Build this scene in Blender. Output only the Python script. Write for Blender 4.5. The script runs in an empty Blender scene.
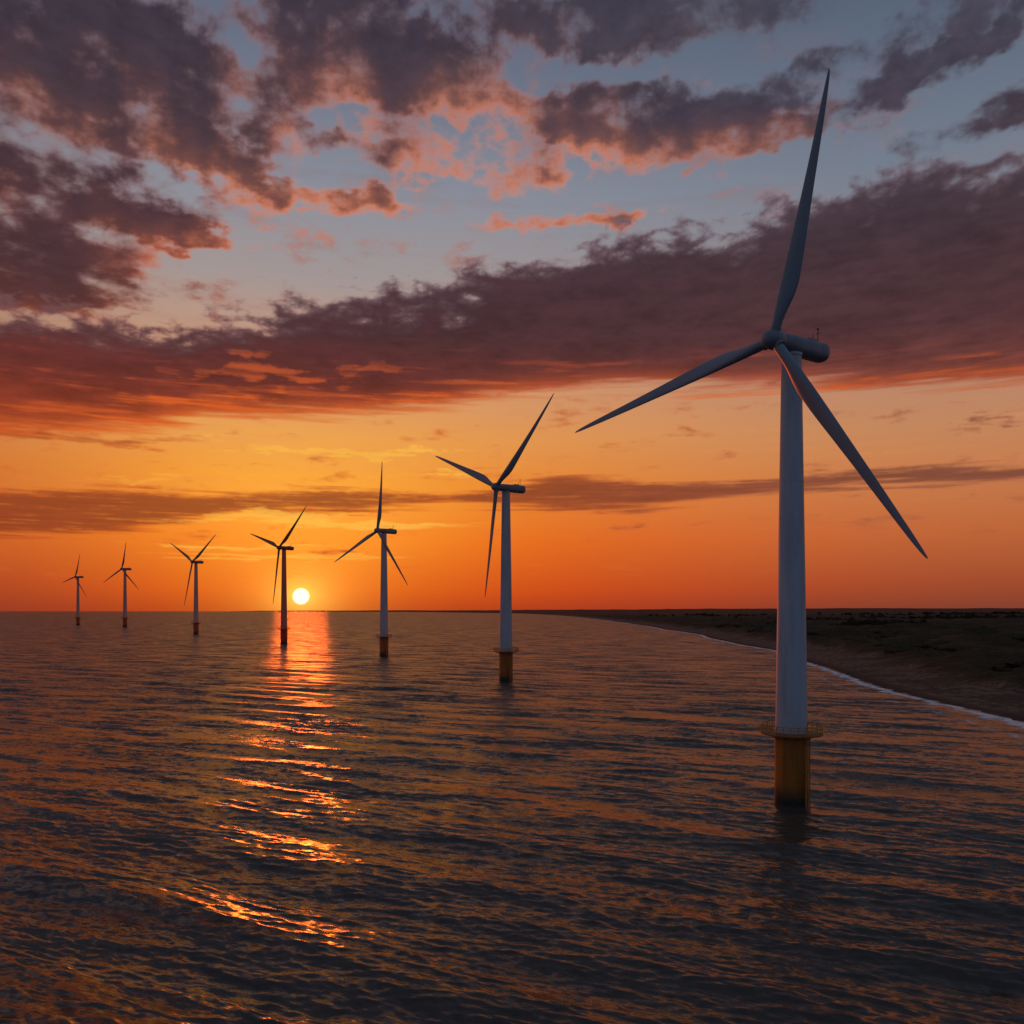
import bpy, math, random, bmesh
import numpy as np
from mathutils import Vector
H=33.5; F=850.0; HZ=611.0
scene=bpy.context.scene
scene.view_settings.view_transform='Standard'; scene.view_settings.look='None'; scene.view_settings.exposure=0
col=scene.collection
def lin(c):
    return tuple(((v/255)/12.92 if v/255<=.04045 else ((v/255+.055)/1.055)**2.4) for v in c)
# ---------------------------------------------------------------- camera
cd=bpy.data.cameras.new("camera"); cam=bpy.data.objects.new("camera",cd); col.objects.link(cam)
cam.location=(0,0,H); cam.rotation_euler=(math.pi/2,0,0)
cd.sensor_width=36; cd.lens=F/1024*36; cd.shift_y=(HZ-512)/1024; cd.clip_start=.5; cd.clip_end=300000
scene.camera=cam
SUN_AZ=math.atan((301-512)/F); SUN_EL=math.atan(15/math.hypot(F,211))
sund=Vector((math.sin(SUN_AZ)*math.cos(SUN_EL),math.cos(SUN_AZ)*math.cos(SUN_EL),math.sin(SUN_EL)))
# ---------------------------------------------------------------- node helper
class N:
    def __init__(s,tree,sock): s.t=tree; s.s=sock
    def _m(s,op,*o,clamp=False):
        n=s.t.nodes.new('ShaderNodeMath'); n.operation=op; n.use_clamp=clamp
        for i,a in enumerate((s,)+o):
            if isinstance(a,N): s.t.links.new(a.s,n.inputs[i])
            else: n.inputs[i].default_value=float(a)
        return N(s.t,n.outputs[0])
    def __add__(s,o): return s._m('ADD',o)
    __radd__=__add__
    def __sub__(s,o): return s._m('SUBTRACT',o)
    def __mul__(s,o): return s._m('MULTIPLY',o)
    __rmul__=__mul__
    def max(s,o): return s._m('MAXIMUM',o)
    def ss(s,a,b,lo=0.,hi=1.):
        n=s.t.nodes.new('ShaderNodeMapRange'); n.interpolation_type='SMOOTHSTEP'
        s.t.links.new(s.s,n.inputs[0])
        for i,v in enumerate((a,b,lo,hi)): n.inputs[i+1].default_value=v
        return N(s.t,n.outputs[0])
def sep(t,sock):
    n=t.nodes.new('ShaderNodeSeparateXYZ'); t.links.new(sock,n.inputs[0]); return [N(t,o) for o in n.outputs]
def comb(t,*a):
    n=t.nodes.new('ShaderNodeCombineXYZ')
    for i,v in enumerate(a):
        if isinstance(v,N): t.links.new(v.s,n.inputs[i])
        else: n.inputs[i].default_value=v
    return n.outputs[0]
def noise(t,vec,scale,detail=4,rough=.55,dist=0.,out=0,dim='2D'):
    n=t.nodes.new('ShaderNodeTexNoise'); n.noise_dimensions=dim; t.links.new(vec,n.inputs['Vector'])
    n.inputs['Scale'].default_value=scale; n.inputs['Detail'].default_value=detail
    n.inputs['Roughness'].default_value=rough; n.inputs['Distortion'].default_value=dist
    return N(t,n.outputs[out])
def mapping(t,vec,loc=(0,0,0),rot=(0,0,0),sc=(1,1,1),typ='POINT'):
    n=t.nodes.new('ShaderNodeMapping'); n.vector_type=typ; t.links.new(vec,n.inputs[0])
    n.inputs[1].default_value=loc; n.inputs[2].default_value=rot; n.inputs[3].default_value=sc
    return n.outputs[0]
def mix(t,fac,a,b,mode='MIX'):
    n=t.nodes.new('ShaderNodeMix'); n.data_type='RGBA'; n.blend_type=mode; n.clamp_factor=(mode=='MIX')
    for i,v in ((0,fac),(6,a),(7,b)):
        if isinstance(v,N): t.links.new(v.s,n.inputs[i])
        elif i==0: n.inputs[0].default_value=v
        else: n.inputs[i].default_value=(*v,1)
    return N(t,n.outputs[2])
def grid(name,V,nr,nc,mat,attrs={},colattr=None):
    me=bpy.data.meshes.new(name)
    idx=np.arange(nr*nc).reshape(nr,nc)
    q=np.stack([idx[:-1,:-1],idx[:-1,1:],idx[1:,1:],idx[1:,:-1]],-1).reshape(-1,4)
    me.vertices.add(len(V)); me.vertices.foreach_set('co',V.astype(np.float32).ravel())
    me.loops.add(q.size); me.loops.foreach_set('vertex_index',q.astype(np.int32).ravel())
    me.polygons.add(len(q)); me.polygons.foreach_set('loop_start',np.arange(0,q.size,4,dtype=np.int32)); me.polygons.foreach_set('loop_total',np.full(len(q),4,dtype=np.int32))
    me.update(calc_edges=True); me.polygons.foreach_set('use_smooth',np.ones(len(q),dtype=bool))
    for k,v in attrs.items():
        a=me.attributes.new(k,'FLOAT','POINT'); a.data.foreach_set('value',v.astype(np.float32).ravel())
    if colattr is not None:
        a=me.attributes.new('radiance','FLOAT_COLOR','POINT'); a.data.foreach_set('color',np.concatenate([colattr.reshape(-1,3),np.ones((len(V),1))],1).astype(np.float32).ravel())
    me.materials.append(mat); o=bpy.data.objects.new(name,me); col.objects.link(o); return o
# ---------------------------------------------------------------- noise in numpy
def perlin(x,y,seed):
    r=np.random.default_rng(seed); perm=r.permutation(512); ga=r.uniform(0,2*math.pi,512); gx,gy=np.cos(ga),np.sin(ga)
    xi=np.floor(x).astype(np.int64); yi=np.floor(y).astype(np.int64); fx=x-xi; fy=y-yi
    u=fx*fx*fx*(fx*(fx*6-15)+10); v=fy*fy*fy*(fy*(fy*6-15)+10)
    def g(i,j,dx,dy):
        h=perm[(perm[i&511]+j)&511]; return gx[h]*dx+gy[h]*dy
    a=g(xi,yi,fx,fy); b=g(xi+1,yi,fx-1,fy); c=g(xi,yi+1,fx,fy-1); d=g(xi+1,yi+1,fx-1,fy-1)
    return (a+(b-a)*u)*(1-v)+(c+(d-c)*u)*v
def fbm(x,y,o,gain,seed,lac=2.03,billow=False):
    s=0; a=1; tot=0
    for i in range(o):
        p=perlin(x,y,seed+i)
        s=s+a*((np.abs(p)*2.2-.55) if billow else p*1.5); tot+=a; a*=gain; x=x*lac+13.7; y=y*lac+7.3
    return s/tot
def SS(x,a,b): 
    q=np.clip((x-a)/(b-a),0,1); return q*q*(3-2*q)
# ---------------------------------------------------------------- sky dome
def P(px,py):
    u=(px-512)/F; v=(HZ-py)/F
    return math.degrees(math.atan(u)), math.degrees(math.atan(v/math.sqrt(1+u*u)))
ST=.066
azs=np.concatenate([np.arange(-180,-36,3.),np.arange(-36,36,ST),np.arange(36,180.1,3.)]); azs[-1]=180
els=np.concatenate([[-4,-2.],np.arange(-1,38,ST),np.arange(38.2,60,1.),np.arange(60,91,3.)]); els[-1]=90
A,Eg=np.meshgrid(azs,els)
Ep=np.maximum(Eg,0)
LG=56*np.log(1+Ep/5)
wx=fbm(A*.09,LG*.09,4,.5,11); wy=fbm(A*.09+40,LG*.09+9,4,.5,31)
fx=fbm(A*.5,LG*.5,4,.55,51); fy=fbm(A*.5+5,LG*.5,4,.55,71)
aw=.25+.75*SS(Ep,0,22)
a2=A+(wx*4+fx*1.6)*aw; e2=Ep+(wy*2.2+fy*1.1)*aw
def blobs(L,k):
    s=0
    for (px,py,rx,ry,rot,am) in L:
        ca,ce=P(px,py); ra=k*abs(P(px+rx*.5,py)[0]-P(px-rx*.5,py)[0]); re=k*abs(P(px,py-ry*.5)[1]-P(px,py+ry*.5)[1]); sl=math.tan(math.radians(rot))
        u=(a2-ca)/ra; v=(e2-ce-sl*(a2-ca))/re
        s=s+am*np.clip(1-(u*u+v*v),0,1)
    return s
def edge(pts,a):
    q=[P(*p) for p in pts]; return np.interp(a,[p[0] for p in q],[p[1] for p in q])
TOP=[(20,170,170,54,-6,1.),(195,148,105,32,-14,1.),(60,50,250,76,-4,1.05),(200,70,110,40,-8,.3),(320,40,155,56,-6,.8),(500,18,220,50,0,.8),(420,88,125,32,-8,.65),(700,14,180,36,0,.6),
     (655,128,120,42,-6,1.1),(740,140,60,16,-10,.5),(590,105,70,28,0,.45),(575,218,95,10,4,.75),(335,198,62,15,-6,.8),(350,150,60,16,-18,.6),(470,165,90,22,-10,.6),(225,240,60,9,4,.7),
     (50,268,150,36,-3,1.),(10,295,150,30,0,.7),(950,26,220,40,5,.7),(1000,122,110,24,8,.85),(890,98,140,18,10,.45),(950,70,140,18,6,.4),(130,215,80,14,-4,.5),(520,140,60,14,0,.4),(830,56,110,14,4,.25)]
n1=fbm(A*.20,LG*.20,7,.56,101); nb=fbm(A*.36,LG*.36,6,.56,131,billow=True)
n1l=fbm(A*.20,LG*.20,3,.58,101)
n3=fbm(A*.6,LG*.8,6,.6,161); strk=fbm(A*.07,LG*.45,6,.55,191); strk2=fbm(A*.16+3,LG*1.1,5,.55,221)
B0=np.minimum(blobs(TOP,1.36),1.0)
Dt=B0-.45+n1*1.10-nb*.50+n3*.20
Dts=B0-.46+n1l*.9
outm=np.maximum(SS(np.abs(A),34,50),SS(Ep,36,46))
Dt=Dt*(1-outm)+outm*(n1*.9-nb*.2+.05)
mt=edge([(-90,305),(60,318),(150,322),(240,316),(300,303),(360,300),(420,296),(480,278),(560,260),(640,240),(700,224),(740,226),(800,205),(870,184),(940,170),(1100,148)],A)
mb=edge([(-90,440),(60,436),(140,428),(200,418),(330,418),(420,411),(520,398),(600,392),(700,394),(800,390),(900,392),(1100,380)],A)
dT=mt-Ep+ (wy*1.6+n1*1.7-nb*2.6+fy*.5+n3*.2)+.2
dB=Ep-mb+ (strk*1.3+strk2*.6+wy*.3)
Dm=np.minimum(dT*.42,dB*.50)
Dm=np.minimum(Dm,1.1)-np.clip(strk2-.30,0,1)*.8*SS(Ep-mb,4,0)
Dm=Dm*(1-SS(np.abs(A),36,60))-SS(np.abs(A),40,60)*.2
tt1=edge([(-90,484),(100,487),(200,494),(330,487),(450,494),(560,474),(650,480),(760,479),(850,469),(950,464),(1100,464)],A)
tb1=edge([(-90,540),(80,537),(160,528),(250,513),(350,514),(450,506),(560,511),(640,511),(740,497),(850,490),(950,486),(1100,479)],A)
Dl=np.minimum(tt1-Ep+strk*.5+strk2*.5+n3*.3,Ep-tb1+strk*.6+strk2*.6)*1.2+.12
low=blobs([(50,434,200,9,0,1.),(230,432,60,3,0,.6),(1000,425,50,4,4,.9),(345,457,75,3,2,.8),(480,382,60,3,3,.6),(840,410,90,3,2,.4),(150,560,120,3,0,.35),(700,440,90,3,2,.3),(250,470,90,3,1,.6)],1.3)
Dl=np.maximum(Dl,low*.9-.45+strk2*.6)
Dl=Dl*(1-SS(np.abs(A),36,60))-SS(np.abs(A),40,60)*.2
def ramp(y_c):
    ee=np.array([max(0,P(512,y)[1]) for y,c in y_c]); cc=np.array([lin(c) for y,c in y_c]); o=np.argsort(ee)
    return np.stack([np.interp(Ep,ee[o],cc[o,k]) for k in range(3)],-1)
def mx(a,b,f): return a+(b-a)*f[...,None]
back=SS(np.abs(A),42,110)
saz=math.degrees(SUN_AZ)
clrL=ramp([(611,(176,50,24)),(590,(208,72,20)),(540,(230,102,24)),(480,(230,132,48)),(440,(226,148,76)),(380,(206,150,110)),(290,(162,150,148)),(200,(138,142,154)),(100,(112,120,138)),(0,(90,102,124))])
clrR=ramp([(611,(128,62,46)),(585,(162,76,46)),(540,(190,102,58)),(480,(198,126,80)),(440,(192,134,96)),(380,(176,132,114)),(290,(138,132,140)),(200,(114,124,140)),(100,(94,107,126)),(0,(76,91,110))])
clrF=ramp([(611,(144,54,36)),(585,(176,70,36)),(540,(204,98,42)),(480,(208,118,56)),(440,(206,132,78)),(380,(180,130,100)),(290,(150,140,142)),(0,(84,98,122))])
clrB=ramp([(611,(92,88,106)),(500,(100,106,126)),(0,(90,106,132))])
sky=mx(clrL,clrR,SS(A,-8,32)); sky=mx(sky,clrF,SS(saz-A,5,20)); sky=mx(sky,clrB,back)
gd=np.sqrt(((A-saz)*.75)**2+((Ep-1)*1.0)**2)
g0=np.exp(-gd*1.1); g1=np.exp(-gd*.55); g2=np.exp(-gd*.14)
g3=np.exp(-((A-saz)/11)**2-((Ep-6.5)/4.8)**2)
sky=sky+g2[...,None]*.15*np.array([1,.26,.0])+g1[...,None]*.55*np.array([1,.48,.03])+g0[...,None]*np.array([.5,.46,.10])+g3[...,None]*np.array([.14,.17,.02])
veil=SS(strk*.8+n1*.4,-.05,.5)*SS(Ep,4,14)*.32*(1-back)
sky=mx(sky,ramp([(611,(220,120,60)),(450,(226,150,90)),(300,(150,118,118)),(0,(104,100,114))]),veil)
wisp=SS(n3*.7+n1*.8-nb*.3,.06,.55)*SS(Ep,11,17)*(1-back)*(1-SS(A,4,20)*.5)*.6
sky=mx(sky,ramp([(611,(230,120,60)),(400,(205,118,80)),(300,(170,116,104)),(200,(174,124,116)),(100,(146,114,116)),(0,(112,100,112))]),wisp)
def march(D,step,n):
    rho=np.clip(D*1.6,0,1); od=np.zeros_like(D)
    for k in range(1,n+1):
        sh=int(round(k*step/ST)); r=np.empty_like(rho); r[sh:]=rho[:-sh]; r[:sh]=0
        od+=r
    return od/n
od=march(Dts,.30,9); od=.75*od+.25*np.clip(Dt*1.3,0,1); litT=np.exp(-od*3.4)
odm=march(Dm,.3,8); litM=np.exp(-odm*4.)
thkL=ramp([(611,(146,60,34)),(500,(140,60,36)),(430,(134,54,36)),(395,(100,44,40)),(340,(72,42,46)),(250,(64,43,52)),(150,(55,46,58)),(0,(57,51,64))])
thkR=ramp([(611,(120,66,50)),(490,(116,66,54)),(400,(104,56,52)),(350,(76,47,51)),(250,(63,48,56)),(150,(65,57,70)),(0,(72,72,87))])
thk=mx(thkL,thkR,SS(A,-10,30)); thk=mx(thk,np.broadcast_to(np.array(lin((62,67,84))),thk.shape),back)
thinL=ramp([(611,(225,95,30)),(480,(196,92,40)),(430,(190,84,38)),(380,(136,66,52)),(300,(114,84,86)),(200,(126,102,110)),(0,(108,98,113))])
thinR=ramp([(611,(180,90,50)),(480,(158,92,66)),(400,(150,84,66)),(340,(108,74,76)),(250,(98,87,97)),(100,(94,97,114)),(0,(88,98,116))])
thin=mx(thinL,thinR,SS(A,-4,24)); thin=mx(thin,np.broadcast_to(np.array(lin((88,98,120))),thin.shape),back)
litc=ramp([(611,(255,130,30)),(480,(240,122,40)),(400,(226,102,42)),(300,(208,106,68)),(200,(232,136,94)),(100,(220,132,98)),(0,(164,116,108))])
LM=blobs([(262,168,90,44,-12,1.),(420,95,140,64,-14,.95),(570,130,60,54,0,.9),(575,220,120,20,3,.9),(335,198,90,36,-8,1.),(225,240,80,20,4,.9),(470,160,110,50,-10,.95),
    (150,250,100,30,0,.6),(140,110,130,50,0,.55),(700,150,90,30,0,.5),(60,210,120,30,0,.4),(240,60,80,40,0,.35)],1.35)
def shade(D,lit,mask,th0,th1,var):
    thick=SS(D,th0,th1); c=mx(thin,thk,thick)
    c=c*(1+var)[...,None]
    return mx(c,litc,np.clip(lit*mask,0,1))
vt=n3*.38+n1*.32+fy*.15
ct=shade(Dt,litT,np.clip((LM*1.15+.25*(1-SS(A,0,20)))*(1-back),0,.95)*(1-SS(Dt,.35,.95)*.5),-.05,.65,vt)
sky=mx(sky,ct,SS(Dt,-.22,.46)*.97*SS(Ep,1,4))
rust=SS(Ep-mb,3.4,.2)*(1-back)
cm=mx(thin,thk,SS(Dm,.02,.65))
rimT=SS(dT,2.4,.2)*.4
cm=cm*(1+strk*.18+strk2*.10+n3*.22+n1*.34-nb*.35)[...,None]
cm=mx(cm,np.broadcast_to(np.array(lin((110,90,98))),cm.shape),rimT*(1-back))
fire=np.clip(SS(strk+strk2*.7,.05,.5)*.8,0,1)*rust*(1-SS(A,-5,25)*.5)
hot=blobs([(285,377,80,6,2,1.),(380,372,60,4,2,.6),(60,350,120,6,-2,.5),(200,395,150,8,0,.7),(450,395,150,6,3,.5),(600,386,200,5,3,.5),(850,378,160,5,3,.4)],1.4)
cm=mx(cm,ramp([(611,(230,100,30)),(400,(216,94,38)),(330,(156,70,52))]),np.clip(fire+litM*rust*.50*(1-SS(A,0,25)*.35)+SS(hot+strk2*.8,.35,1.2)*.65,0,.88))
fire2=SS(strk2+strk*.5+n3*.4,.3,.7)*.32*(1-SS(A,-14,2))*SS(Ep,22,12)
cm=mx(cm,ramp([(611,(230,100,30)),(400,(200,86,44)),(300,(150,74,64))]),fire2)
sky=mx(sky,cm,SS(Dm,-.12,.40)*.98)
cl_=mx(thin,thk,SS(Dl,.1,.8)); cl_=cl_*(1+strk2*.35+n3*.2)[...,None]
cl_=mx(cl_,np.broadcast_to(np.array([.95,.30,.03]),cl_.shape),np.clip(g1*.5+g2*.14+SS(strk2+n3*.5,.1,.6)*.4*(1-SS(np.abs(A-saz),8,26)),0,.8))
sky=mx(sky,cl_,SS(Dl,-.05,.6)*.88*SS(Ep,.3,1.5))
br=blobs([(350,457,110,4,2,1.),(300,520,130,4,1,1.),(230,545,100,4,1,.9),(400,525,100,4,1,.9),(160,476,110,4,0,.7),(300,556,120,3,0,.9),(440,470,80,3,2,.7),(250,440,90,3,1,.6)],1.4)
sky=mx(sky,np.broadcast_to(np.array([1.0,.52,.07]),sky.shape),SS(br+strk2*.7,.4,1.1)*.7)
sky=np.maximum(sky,.002)
ce=np.cos(np.radians(Eg)); DV=np.stack([np.sin(np.radians(A))*ce,np.cos(np.radians(A))*ce,np.sin(np.radians(Eg))],-1)
ang=np.degrees(np.arccos(np.clip(DV@np.array(sund),-1,1)))
sky=mx(sky,np.broadcast_to(np.array([2.2,1.75,.95]),sky.shape),SS(ang,.56,.46))
m_sky=bpy.data.materials.new("sky_air")
m_sky.use_nodes=True; tt=m_sky.node_tree; tt.nodes.clear()
at=tt.nodes.new('ShaderNodeAttribute'); at.attribute_name='radiance'
em=tt.nodes.new('ShaderNodeEmission'); om=tt.nodes.new('ShaderNodeOutputMaterial'); tt.links.new(at.outputs['Color'],em.inputs[0]); tt.links.new(em.outputs[0],om.inputs[0])
m_sky.cycles.emission_sampling='NONE'
RD=110000.
dome=grid("sky",(DV*RD).reshape(-1,3),len(els),len(azs),m_sky,colattr=sky); dome["kind"]="structure"
dome.visible_shadow=False
world=bpy.data.worlds.new("World"); scene.world=world; world.use_nodes=True
t=world.node_tree; bg=t.nodes['Background']
ns=t.nodes.new('ShaderNodeTexSky'); ns.sky_type='NISHITA'; ns.sun_disc=False; ns.sun_elevation=SUN_EL; ns.sun_rotation=SUN_AZ
t.links.new(ns.outputs[0],bg.inputs[0]); bg.inputs[1].default_value=.05
world.cycles.sampling_method='NONE'
ld=bpy.data.lights.new("sun",'SUN'); ld.energy=.36; ld.angle=math.radians(3.5); ld.color=(1,.13,.015)
lo=bpy.data.objects.new("sun",ld); col.objects.link(lo); lo.rotation_euler=(-sund).to_track_quat('-Z','Y').to_euler()
# ---------------------------------------------------------------- materials
def newmat(name):
    m=bpy.data.materials.new(name); m.use_nodes=True; tt=m.node_tree
    return m,tt,tt.nodes['Principled BSDF']
def paint(name,c,rough,var=.12,scale=.6,streak=True,base_dark=None):
    m,tt,b=newmat(name)
    tcn=tt.nodes.new('ShaderNodeTexCoord'); o=tcn.outputs['Object']
    n1=noise(tt,mapping(tt,o,sc=(1,1,.12 if streak else 1)),scale,5,.65,dim='3D')
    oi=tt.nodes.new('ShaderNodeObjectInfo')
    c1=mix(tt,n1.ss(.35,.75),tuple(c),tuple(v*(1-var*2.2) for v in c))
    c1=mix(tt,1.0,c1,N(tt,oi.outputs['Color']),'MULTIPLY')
    if base_dark:
        x,y,z=sep(tt,o); c1=mix(tt,(z+(n1-.5)*2.5).ss(base_dark,.5),c1,(.02,.02,.012))
    tt.links.new(c1.s,b.inputs['Base Color'])
    b.inputs['Roughness'].default_value=rough
    return m
m_white=paint("tower_paint",(.47,.51,.56),.5)
m_nac=paint("nacelle_paint",(.20,.23,.27),.45)
m_blade=paint("blade_paint",(.20,.25,.30),.4,.08)
m_yellow=paint("foundation_paint",(.56,.17,.010),.5,.25,.5,base_dark=4.5)
m_rail=paint("railing_paint",(.55,.22,.02),.5,.1)
m_deck=paint("deck_steel",(.26,.11,.02),.6,.2)
m_dark=paint("dark_steel",(.06,.06,.07),.5)
class MB:
    def __init__(s): s.v=[]; s.f=[]
    def loft(s,rings,cap=True):
        n=len(rings[0]); b=len(s.v)
        for r in rings: s.v+= [tuple(p) for p in r]
        for i in range(len(rings)-1):
            for j in range(n):
                k=(j+1)%n; s.f.append((b+i*n+j,b+i*n+k,b+(i+1)*n+k,b+(i+1)*n+j))
        if cap:
            s.f.append(tuple(b+j for j in range(n))[::-1]); e=b+(len(rings)-1)*n; s.f.append(tuple(e+j for j in range(n)))
    def lathe(s,prof,seg=48,cap=True):
        s.loft([[(r*math.cos(2*math.pi*j/seg),r*math.sin(2*math.pi*j/seg),z) for j in range(seg)] for r,z in prof],cap)
    def tube(s,p0,p1,r,seg=8):
        p0=Vector(p0);p1=Vector(p1);d=(p1-p0).normalized(); a=d.orthogonal().normalized(); b=d.cross(a)
        s.loft([[p+a*r*math.cos(2*math.pi*j/seg)+b*r*math.sin(2*math.pi*j/seg) for j in range(seg)] for p in (p0,p1)])
    def ring(s,R,z,r,seg=64,ms=6):
        rings=[]
        for i in range(seg+1):
            a=2*math.pi*i/seg
            rings.append([((R+r*math.cos(2*math.pi*j/ms))*math.cos(a),(R+r*math.cos(2*math.pi*j/ms))*math.sin(a),z+r*math.sin(2*math.pi*j/ms)) for j in range(ms)])
        s.loft(rings,False)
    def box(s,c,d):
        x,y,z=c;a,b,e=[q/2 for q in d]
        s.loft([[(x-a,y-b,zz),(x+a,y-b,zz),(x+a,y+b,zz),(x-a,y+b,zz)] for zz in (z-e,z+e)])
    def obj(s,name,mat,smooth=True,parent=None):
        me=bpy.data.meshes.new(name); me.from_pydata(s.v,[],s.f); me.update()
        bm=bmesh.new(); bm.from_mesh(me); bmesh.ops.recalc_face_normals(bm,faces=bm.faces); bm.to_mesh(me); bm.free()
        me.materials.append(mat)
        if smooth:
            me.polygons.foreach_set('use_smooth',[len(p.vertices)<=4 for p in me.polygons])
            me.set_sharp_from_angle(angle=math.radians(40))
        o=bpy.data.objects.new(name,me); col.objects.link(o)
        if parent: o.parent=parent
        return o
# ---------------------------------------------------------------- turbine
HUB=80.0; OH=5.0; R0=48.5; PB=1.2
root=bpy.data.objects.new("wind_turbine",None); col.objects.link(root)
RP=2.82
b=MB(); b.lathe([(RP,-8),(RP,1),(RP,11.6),(RP+.08,11.62),(RP+.08,11.95),(RP-.1,11.97),(RP-.1,12.0)])
for zz in (4.2,8.2): b.lathe([(RP,zz),(RP+.06,zz+.03),(RP+.06,zz+.2),(RP,zz+.23)],48,False)
o_f=b.obj("foundation",m_yellow,parent=root)
b=MB(); b.lathe([(RP-.1,12.05),(5.15,12.05),(5.2,12.09),(5.2,12.22),(5.15,12.26),(RP-.1,12.26)])
for k in range(10):
    a=2*math.pi*k/10; c,s_=math.cos(a),math.sin(a)
    b.tube((2.85*c,2.85*s_,11.3),(4.6*c,4.6*s_,12.1),.07,6)
o_p=b.obj("platform",m_deck,parent=root)
b=MB()
for z in (12.75,13.25,13.75): b.ring(5.1,z,.06)
for k in range(26):
    a=2*math.pi*k/26; b.tube((5.1*math.cos(a),5.1*math.sin(a),12.2),(5.1*math.cos(a),5.1*math.sin(a),13.75),.07,6)
o_r=b.obj("railing",m_rail,parent=o_p)
b=MB(); b.tube((4.3,-1.6,12.2),(4.3,-1.6,14.6),.11); b.tube((4.3,-1.6,14.6),(5.6,-2.2,14.8),.08)
o_cr=b.obj("davit_crane",m_rail,parent=o_p)
b=MB()
for off in (-.5,.5): b.tube((3.3,off,-2),(3.3,off,11.9),.12)
for k in range(34): b.tube((3.3,-.5,-1+k*.38),(3.3,.5,-1+k*.38),.035,5)
for z in (1.5,6,10.5):
    for off in (-.5,.5): b.tube((2.75,off,z),(3.3,off,z),.08,6)
o_l=b.obj("boat_landing_ladder",m_rail,parent=root)
b=MB()
prof=[(2.72,12.3)]
for i in range(1,12):
    z=12.3+i*(HUB-2.1-12.3)/12; r=2.72-1.02*i/12
    prof+=[(r,z)]
    if i in (4,8): prof+=[(r+.02,z+.02),(r+.02,z+.2),(r-.003,z+.22)]
prof+=[(1.68,HUB-2.1),(1.8,HUB-2.05),(1.8,HUB-1.6)]
b.lathe(prof,56)
o_t=b.obj("tower",m_white,parent=root)
def sup(y,w,h,zc,n=28,e=2.8):
    out=[]
    for j in range(n):
        a=2*math.pi*j/n; c,s_=math.cos(a),math.sin(a)
        out.append((w*math.copysign(abs(c)**(2/e),c),y,zc+h*math.copysign(abs(s_)**(2/e),s_)))
    return out
b=MB()
rings=[sup(-3.0,1.4,1.35,HUB,e=2),sup(-2.6,1.5,1.5,HUB,e=2.1),sup(-1,1.60,1.55,HUB+.0,e=2.5),sup(2,1.66,1.6,HUB,e=2.8)]
for yy in (3.4,6.9,7.9):
    rings+=[sup(yy,1.67,1.62,HUB+.05,e=2.8),sup(yy+.02,1.64,1.59,HUB+.05,e=2.8),sup(yy+.1,1.64,1.59,HUB+.05,e=2.8),sup(yy+.12,1.68,1.64,HUB+.05,e=2.8)]
rings+=[sup(8.8,1.66,1.62,HUB+.08,e=2.7),sup(9.15,1.5,1.46,HUB+.08,e=2.5),sup(9.3,1.15,1.1,HUB+.08,e=2.2)]
b.loft(rings)
b.box((0,5.2,HUB+1.75),(1.7,2.2,.3))
o_n=b.obj("nacelle",m_nac,parent=root)
b=MB(); b.tube((.5,7.0,HUB+1.4),(.5,7.0,HUB+4.0),.07,6); b.tube((-.5,7.0,HUB+1.4),(-.5,7.0,HUB+3.3),.06,6); b.tube((.15,7.0,HUB+3.2),(.85,7.0,HUB+3.2),.05,6)
b.box((.5,7.0,HUB+4.0),(.3,.3,.25))
o_a=b.obj("wind_sensor_mast",m_dark,parent=o_n)
b=MB()
pr=[(.05,-2.2),(.6,-2.12),(1.1,-1.85),(1.45,-1.3),(1.65,-.7),(1.72,0),(1.68,.8),(1.55,1.5),(1.4,1.95)]
b.loft([[(r*math.cos(2*math.pi*j/32),y,r*math.sin(2*math.pi*j/32)) for j in range(32)] for r,y in pr])
for k in range(3):
    a=k*2*math.pi/3; d=Vector((math.sin(a),0,math.cos(a))); b.tube(d*1.0,d*2.05,.92,24)
o_h=b.obj("rotor_hub",m_nac,parent=root); o_h.location=(0,-OH,HUB)
def blade():
    b=MB(); rings=[]; n=28
    S=[(1.5,.86,1.0,1.,0),(3.5,.86,1.0,1.,18),(6,1.10,.72,.55,17),(8.5,1.42,.5,.15,15),(11,1.56,.38,0,13),(14,1.52,.31,0,10.5),(18,1.38,.26,0,8),(23,1.18,.22,0,6),(28,1.0,.2,0,4.5),(33,.84,.18,0,3),(38,.68,.17,0,2),(42,.54,.16,0,1),(45,.42,.15,0,0),(47,.29,.14,0,0),(48.1,.17,.14,0,0),(48.5,.06,.14,0,0)]
    Aa=np.array(S); zs=Aa[:,0]
    zz=np.concatenate([np.linspace(1.5,12,14),np.linspace(13,46,24),[47,47.7,48.1,48.4,48.5]])
    for z in zz:
        hc,th,rd,tw=[np.interp(z,zs,Aa[:,k]) for k in (1,2,3,4)]
        tw=math.radians(tw+2); ring=[]
        pre=-PB*max(0,(z-3)/45.5)**2
        for j in range(n):
            u=2*math.pi*j/n; cx=math.cos(u)
            sh=(1-cx)/2
            x_air=hc*(cx+.42); y_air=hc*th*math.sin(u)*(.35+.85*sh**.7)
            x_c=hc*cx; y_c=hc*th*math.sin(u)
            x=x_air*(1-rd)+x_c*rd; y=y_air*(1-rd)+y_c*rd
            ring.append((x*math.cos(tw)-y*math.sin(tw),x*math.sin(tw)+y*math.cos(tw)+pre,z))
        rings.append(ring)
    b.loft(rings); return b
o_b=blade().obj("blade",m_blade,parent=o_h)
blades=[o_b]
for k in (1,2):
    c=o_b.copy(); col.objects.link(c); c.parent=o_h; blades.append(c)
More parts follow.
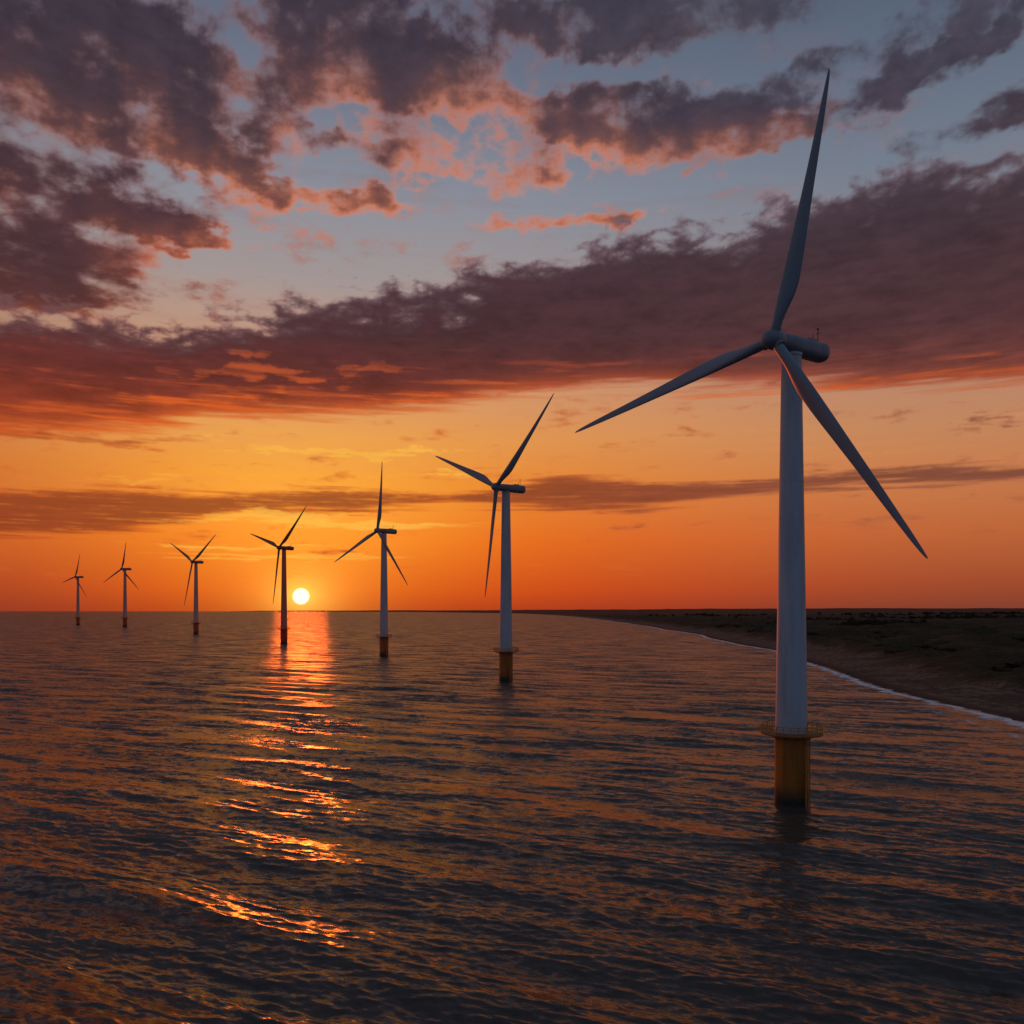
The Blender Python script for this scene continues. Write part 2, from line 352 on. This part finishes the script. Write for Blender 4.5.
T=[((791.5,803),345,[(829,74),(575,437),(928,565)],771),
   ((506,681),488,[(554,394),(435,457),(485,599)],498),
   ((384,656),531,[(382,461),(334,563),(408,586)],379),
   ((284,644),548,[(307,505),(250,534),(273,605)],282),
   ((196,634),562,[(216,534),(170,543),(184,607)],195),
   ((125,627),569,[(126,541),(103,583),(139,590)],124),
   ((78,625),577,[(80,553),(62,583),(87,598)],78)]
fits=[]
for (bx,by),hy,tips,hx in T:
    d=F*H/(by-HZ); X=(bx-512)/F*d; s=((by-hy)*d/F)/HUB
    best=None
    for psi in np.arange(30,80,1.):
        p=math.radians(psi); nn=np.array([-math.sin(p),-math.cos(p),0]); u=np.array([math.cos(p),-math.sin(p),0])
        hub=np.array([X,d,0])+nn*OH*s; hub[2]=H+(HZ-hy)/F*hub[1]
        sol=[]
        for tx,ty in tips:
            ray=np.array([(tx-512)/F,1,(HZ-ty)/F]); c0=hub+nn*PB*s
            lam=np.dot(c0-np.array([0,0,H]),nn)/np.dot(ray,nn)
            q=np.array([0,0,H])+ray*lam-c0
            sol.append((math.degrees(math.atan2(q.dot(u),q[2]))%360,np.linalg.norm(q)/s))
        sol.sort()
        gaps=[(sol[(i+1)%3][0]-sol[i][0])%360 for i in range(3)]
        L=[z[1] for z in sol]; m=sum(L)/3
        hpx=512+F*hub[0]/hub[1]
        e=sum((g-120)**2 for g in gaps)+sum(((l/m-1)*80)**2 for l in L)+((hpx-hx)*(d/148.)*2.5)**2*.5+((m/R0-1)*60)**2
        if best is None or e<best[0]: best=(e,psi,sol)
    fits.append((X,d,s)+best)
parts=[o_f,o_p,o_r,o_cr,o_l,o_t,o_n,o_a,o_h]+blades
haze_tint=[(1,1,1),(1.15,.95,.92),(1.5,.92,.80),(2.05,.40,.20),(1.9,.80,.55),(1.8,.75,.55),(1.8,.75,.52)]  # reddish sunset haze on the farther turbines, multiplied into their paint colour
def setup(rt,X,d,s,psi,sol,pl,tn):
    rt.location=(X,d,0); rt.scale=(s,s,s); rt.rotation_euler=(0,0,-math.radians(psi))
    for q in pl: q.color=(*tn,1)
    hb=[q for q in pl if q.name.startswith('rotor_hub')][0]; hb.rotation_euler=(0,math.radians(sol[0][0]),0)
    for q,(a,L) in zip([q for q in pl if q.name.startswith('blade')],sol):
        q.scale=(1,1,L/R0); q.rotation_euler=(0,math.radians(a-sol[0][0]),0)
def tag(rt,l):
    rt["label"]=l; rt["category"]="wind turbine"; rt["group"]="row of offshore wind turbines"
tag(root,"tall pale grey three-bladed wind turbine on yellow foundation near the shore")
LBS=["","pale wind turbine with yellow foundation standing in open sea","pale wind turbine with yellow foundation standing in open sea","dark reddish backlit wind turbine beside the setting sun","reddish backlit wind turbine standing far out at sea","small distant backlit wind turbine near the horizon","small distant backlit wind turbine near the horizon"]
todo=[]
for i,fi in enumerate(fits):
    X,d,s,e,psi,sol=fi
    if i==0: todo.append((root,X,d,s,psi,sol,parts,haze_tint[0])); continue
    r2=root.copy(); col.objects.link(r2); mp={root:r2}; pl=[]
    for q in parts:
        c=q.copy(); col.objects.link(c); c.parent=mp[q.parent]; mp[q]=c; pl.append(c)
    todo.append((r2,X,d,s,psi,sol,pl,haze_tint[i])); tag(r2,LBS[i])
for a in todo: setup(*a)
# ---------------------------------------------------------------- coast
cy=np.array([-3000,-500,0,243,395,712,1186,2034,3200,4746,7500,11390,28000,60000,90000.])
cxx=np.array([-400,20,105,147,171,216,262,306,345,370,330,107,-3000,-14000,-30000.])
def coast(y):
    return np.interp(y,cy,cxx)+6*np.sin(y/90.)*np.exp(-np.abs(y)/3000)+3*np.sin(y/37.+1)*np.exp(-np.abs(y)/1500)
rows_pix=np.concatenate([np.arange(470,100,-.72),np.arange(100,30,-.6),np.arange(30,3,-.4),np.arange(3,.35,-.15)])
dep=F*H/rows_pix
dep=np.concatenate([[-2500,-1000,-300,-100,0,30,48],dep,[120000]])
tt_=np.concatenate([[-6,-3,-1.6,-1.1,-.85,-.74],np.linspace(-.68,.68,1000),[.74,.85,1.1,1.6,3,6]])
W=np.maximum(dep,60)
Xg=(tt_[None,:]*W[:,None]).astype(np.float64); Yg=np.repeat(dep[:,None],len(tt_),1)
sp=np.gradient(dep)
rg=np.random.default_rng(7)
th0=math.atan2(.90,.43)
lam=[];ak=[];th=[]
for (l0,l1,nn_,rms,spread) in [(.9,3.2,64,.165,22),(3.2,10,36,.075,15),(12,24,16,.066,8)]:
    l=np.exp(rg.uniform(math.log(l0),math.log(l1),nn_)); lam+=list(l); ak+=[rms*math.sqrt(2/nn_)]*nn_; th+=list(th0+rg.normal(0,math.radians(spread),nn_))
lam=np.array(lam); n=len(lam); ph=rg.uniform(0,2*math.pi,n)
Z=np.zeros_like(Xg); DX=np.zeros_like(Xg); DY=np.zeros_like(Xg)
for i in range(n):
    k=2*math.pi/lam[i]; a=ak[i]/k; kx,ky=k*math.cos(th[i]),k*math.sin(th[i])
    att=np.clip((lam[i]-2.2*sp)/(2.5*sp+1e-6),0,1); sel=np.where(att>0)[0]
    if len(sel)==0: continue
    lo_,hi_=sel.min(),sel.max()+1
    p=kx*Xg[lo_:hi_]+ky*Yg[lo_:hi_]+ph[i]; at_=att[lo_:hi_,None]
    c=np.cos(p)*at_; s_=np.sin(p)*at_
    Z[lo_:hi_]+=a*c; DX[lo_:hi_]-=.9*a*math.cos(th[i])*s_; DY[lo_:hi_]-=.9*a*math.sin(th[i])*s_
shore=coast(Yg)-Xg
calm=np.clip(shore/60,.25,1)
inner=(np.abs(tt_)<.68)[None,:]*(dep>48)[:,None]
Z*=calm*inner; DX*=inner*calm; DY*=inner*calm
V=np.stack([Xg+DX,Yg+DY,Z],-1).reshape(-1,3)
m_sea,tt,bs=newmat("sea_water")
geo=tt.nodes.new('ShaderNodeNewGeometry'); pos=geo.outputs['Position']
px_,py_,pz_=sep(tt,pos)
rotm=mapping(tt,pos,rot=(0,0,math.radians(24)))
far=py_.ss(90,380)
# one multi-octave slope field whose octaves all carry similar slope, so it reads at every distance
nn=noise(tt,mapping(tt,rotm,sc=(.24,1,1)),.085,6,.95,0,1); ca_,cb_,cc_=sep(tt,nn.s)
n2_=noise(tt,mapping(tt,rotm,(9,4,0),sc=(.5,1,1)),1.0,2,.8,0,1); da_,db_,dc_=sep(tt,n2_.s)
amp=far*.55+.45
sx=((ca_-.5)*2.3+(da_-.5)*.9)*amp; sy=((cb_-.5)*3.8+(db_-.5)*.9)*amp-far*.085-.01
va=tt.nodes.new('ShaderNodeVectorMath'); va.operation='ADD'; tt.links.new(comb(tt,sx,sy,0.),va.inputs[1])
tt.links.new(geo.outputs['Normal'],va.inputs[0])
vn=tt.nodes.new('ShaderNodeVectorMath'); vn.operation='NORMALIZE'; tt.links.new(va.outputs[0],vn.inputs[0])
tt.links.new(vn.outputs[0],bs.inputs['Normal'])
at=tt.nodes.new('ShaderNodeAttribute'); at.attribute_name='shore'; sh=N(tt,at.outputs['Fac'])
fn=noise(tt,pos,.08,3,.6); fn2=noise(tt,pos,.5,3,.7)
shw=sh+(fn-.5)*13
foam=(shw-2)._m('ABSOLUTE').ss(3.4,1.0)*fn2.ss(.24,.48)
foam2=(shw-16)._m('ABSOLUTE').ss(2.6,.3)*fn2.ss(.45,.6)*fn.ss(.45,.55)
fm=foam.max(foam2*.8)
wc=mix(tt,fm,(.058,.048,.037),(.82,.78,.76))
tt.links.new(wc.s,bs.inputs['Base Color'])
tt.links.new((fm*.6+.21+far*.09).s,bs.inputs['Roughness']); bs.inputs['IOR'].default_value=1.33
sea=grid("sea",V,len(dep),len(tt_),m_sea,{'shore':shore}); sea["kind"]="structure"
# ---------------------------------------------------------------- land
ly=np.concatenate([np.linspace(-2500,150,40),150+np.cumsum(np.geomspace(4,60,220)),])
ly=np.concatenate([ly,np.geomspace(ly[-1]*1.02,90000,110)])
lt=np.concatenate([[-40,-15],np.arange(-6,60,2.),60+np.cumsum(np.geomspace(3,60,110)),])
lt=np.concatenate([lt,np.geomspace(lt[-1]*1.05,70000,60)])
LX=coast(ly)[:,None]+lt[None,:]; LY=np.repeat(ly[:,None],len(lt),1)
def vn2(x,y,s,seed=0): return perlin(x/s,y/s,seed+900)*.9+.5
LT=np.repeat(lt[None,:],len(ly),0)
def landz(x,y,tl):
    w=(vn2(x,y,60,7)-.5)*26*np.clip(tl/30,0,1)
    beach=np.interp(tl+w,[-40,-15,0,20,42,56,75,110,70000],[-4,-1.5,-.1,1.4,2.6,6.0,6.8,5.,7.])
    rough=np.clip((tl-38)/30,0,1)
    z=beach+rough*(vn2(x,y,26,1)*6.5-2.5+vn2(x,y,9,2)*2.2-1.+ (vn2(x,y,110,3)-.5)*15*np.clip((tl-60)/100,0,1))
    D=np.hypot(x,y)
    z+=np.clip((tl-300)/3000,0,1)*np.clip((D-2500)/9000,0,1)*(30+vn2(x,y,2500,4)*38+vn2(x,y,700,5)*10)
    return z
LZ=landz(LX,LY,LT)
LTW=LT+(vn2(LX,LY,60,7)-.5)*26*np.clip(LT/30,0,1)+(vn2(LX,LY,14,8)-.5)*12*np.clip(LT/30,0,1)
m_land,tt,bs=newmat("coastal_land")
geo=tt.nodes.new('ShaderNodeNewGeometry'); pos=geo.outputs['Position']
at=tt.nodes.new('ShaderNodeAttribute'); at.attribute_name='inland'; il=N(tt,at.outputs['Fac'])
a1=noise(tt,pos,.03,5,.65); a2=noise(tt,pos,.25,5,.7); a3=noise(tt,mapping(tt,pos,sc=(.4,1,1)),.006,5,.6)
ilw=il+(a1-.5)*22
sand=mix(tt,(il+(a1-.5)*8).ss(3,11),(.055,.040,.032),(.20,.135,.095))
sand=mix(tt,a2.ss(.38,.62),sand,(.10,.068,.047))
sand=mix(tt,(a1+a2*.3).ss(.62,.75)*.6,sand,(.055,.042,.03))
veg=mix(tt,a2.ss(.35,.7),(.026,.024,.012),(.054,.045,.022))
veg=mix(tt,a1.ss(.5,.66)*.6,veg,(.085,.060,.034))
veg=mix(tt,a3.ss(.50,.68)*.7,veg,(.075,.052,.030))
yy_=sep(tt,pos)[1]; veg=mix(tt,yy_.ss(1200,8000)*.8,veg,(.13,.060,.040))  # distance haze painted into the far vegetation colour, lighter and redder
cc=mix(tt,(ilw+(a2-.5)*30).ss(36,54),sand,veg)
tt.links.new(cc.s,bs.inputs['Base Color']); bs.inputs['Roughness'].default_value=.95; bs.inputs['Specular IOR Level'].default_value=.06
bp=tt.nodes.new('ShaderNodeBump'); bp.inputs['Distance'].default_value=1.2; bp.inputs['Strength'].default_value=.8; tt.links.new(a2.s,bp.inputs['Height']); tt.links.new(bp.outputs[0],bs.inputs['Normal'])
land=grid("ground",np.stack([LX,LY,LZ],-1).reshape(-1,3),len(ly),len(lt),m_land,{'inland':LTW}); land["kind"]="structure"
bmx=bmesh.new(); bmesh.ops.create_icosphere(bmx,subdivisions=3,radius=1); bmx.verts.ensure_lookup_table()
ico=np.array([v.co[:] for v in bmx.verts]); icof=np.array([[v.index for v in f.verts] for f in bmx.faces]); bmx.free()
m_veg,tt,bs=newmat("scrub_foliage")
geo=tt.nodes.new('ShaderNodeNewGeometry'); a=noise(tt,geo.outputs['Position'],.8,4,.7,dim='3D')
c=mix(tt,a.ss(.35,.65),(.026,.023,.013),(.056,.046,.025)); tt.links.new(c.s,bs.inputs['Base Color']); bs.inputs['Roughness'].default_value=1; bs.inputs['Specular IOR Level'].default_value=.05
def masses(name,items,mat):
    vs=[];fs=[];o=0
    for (x,y,z,r,h) in items:
        dsp=1+rg.normal(0,.16,len(ico)); 
        lump=.25*np.sin(ico@rg.normal(0,3.5,3)+rg.uniform(0,6))
        p=ico*(dsp+lump)[:,None]*np.array([r,r*rg.uniform(.7,1.3),h]); p[:,2]=np.maximum(p[:,2],-h*.5)
        vs.append(p+np.array([x,y,z])); fs.append(icof+o); o+=len(ico)
    me=bpy.data.meshes.new(name); me.from_pydata(np.concatenate(vs).tolist(),[],np.concatenate(fs).tolist()); me.materials.append(mat)
    ob=bpy.data.objects.new(name,me); col.objects.link(ob); ob["kind"]="stuff"; return ob
def gz(x,y): 
    x=np.array([x]);y=np.array([y]); return float(landz(x,y,x-coast(y))[0])
it=[]
while len(it)<420:
    y=math.exp(rg.uniform(math.log(230),math.log(1600))); tl=56+rg.exponential(130)
    x=float(coast(np.array([y]))[0])+tl
    if x/y>.8 or vn2(np.array([x]),np.array([y]),60,9)[0]<.62: continue
    r=rg.uniform(2,6.); it.append((x,y,gz(x,y)-.4,r,r*rg.uniform(.18,.30)))
masses("dune_scrub",it,m_veg)
it=[]
for (cx0,cy0,w,l,nn_,hh) in [(745,1700,70,30,110,5.5),(620,1500,40,20,40,4.5),(1500,2900,300,60,140,7),(900,2600,160,40,80,6),(2200,4200,700,80,140,8),(1000,4200,300,60,80,7)]:
    for k in range(nn_):
        x=cx0+rg.normal(0,w*.5); y=cy0+rg.normal(0,l); r=rg.uniform(.6,1.1)*hh
        it.append((x,y,gz(x,y)+r*.5,r,r*rg.uniform(.7,1.0)))
masses("woodland",it,m_veg)
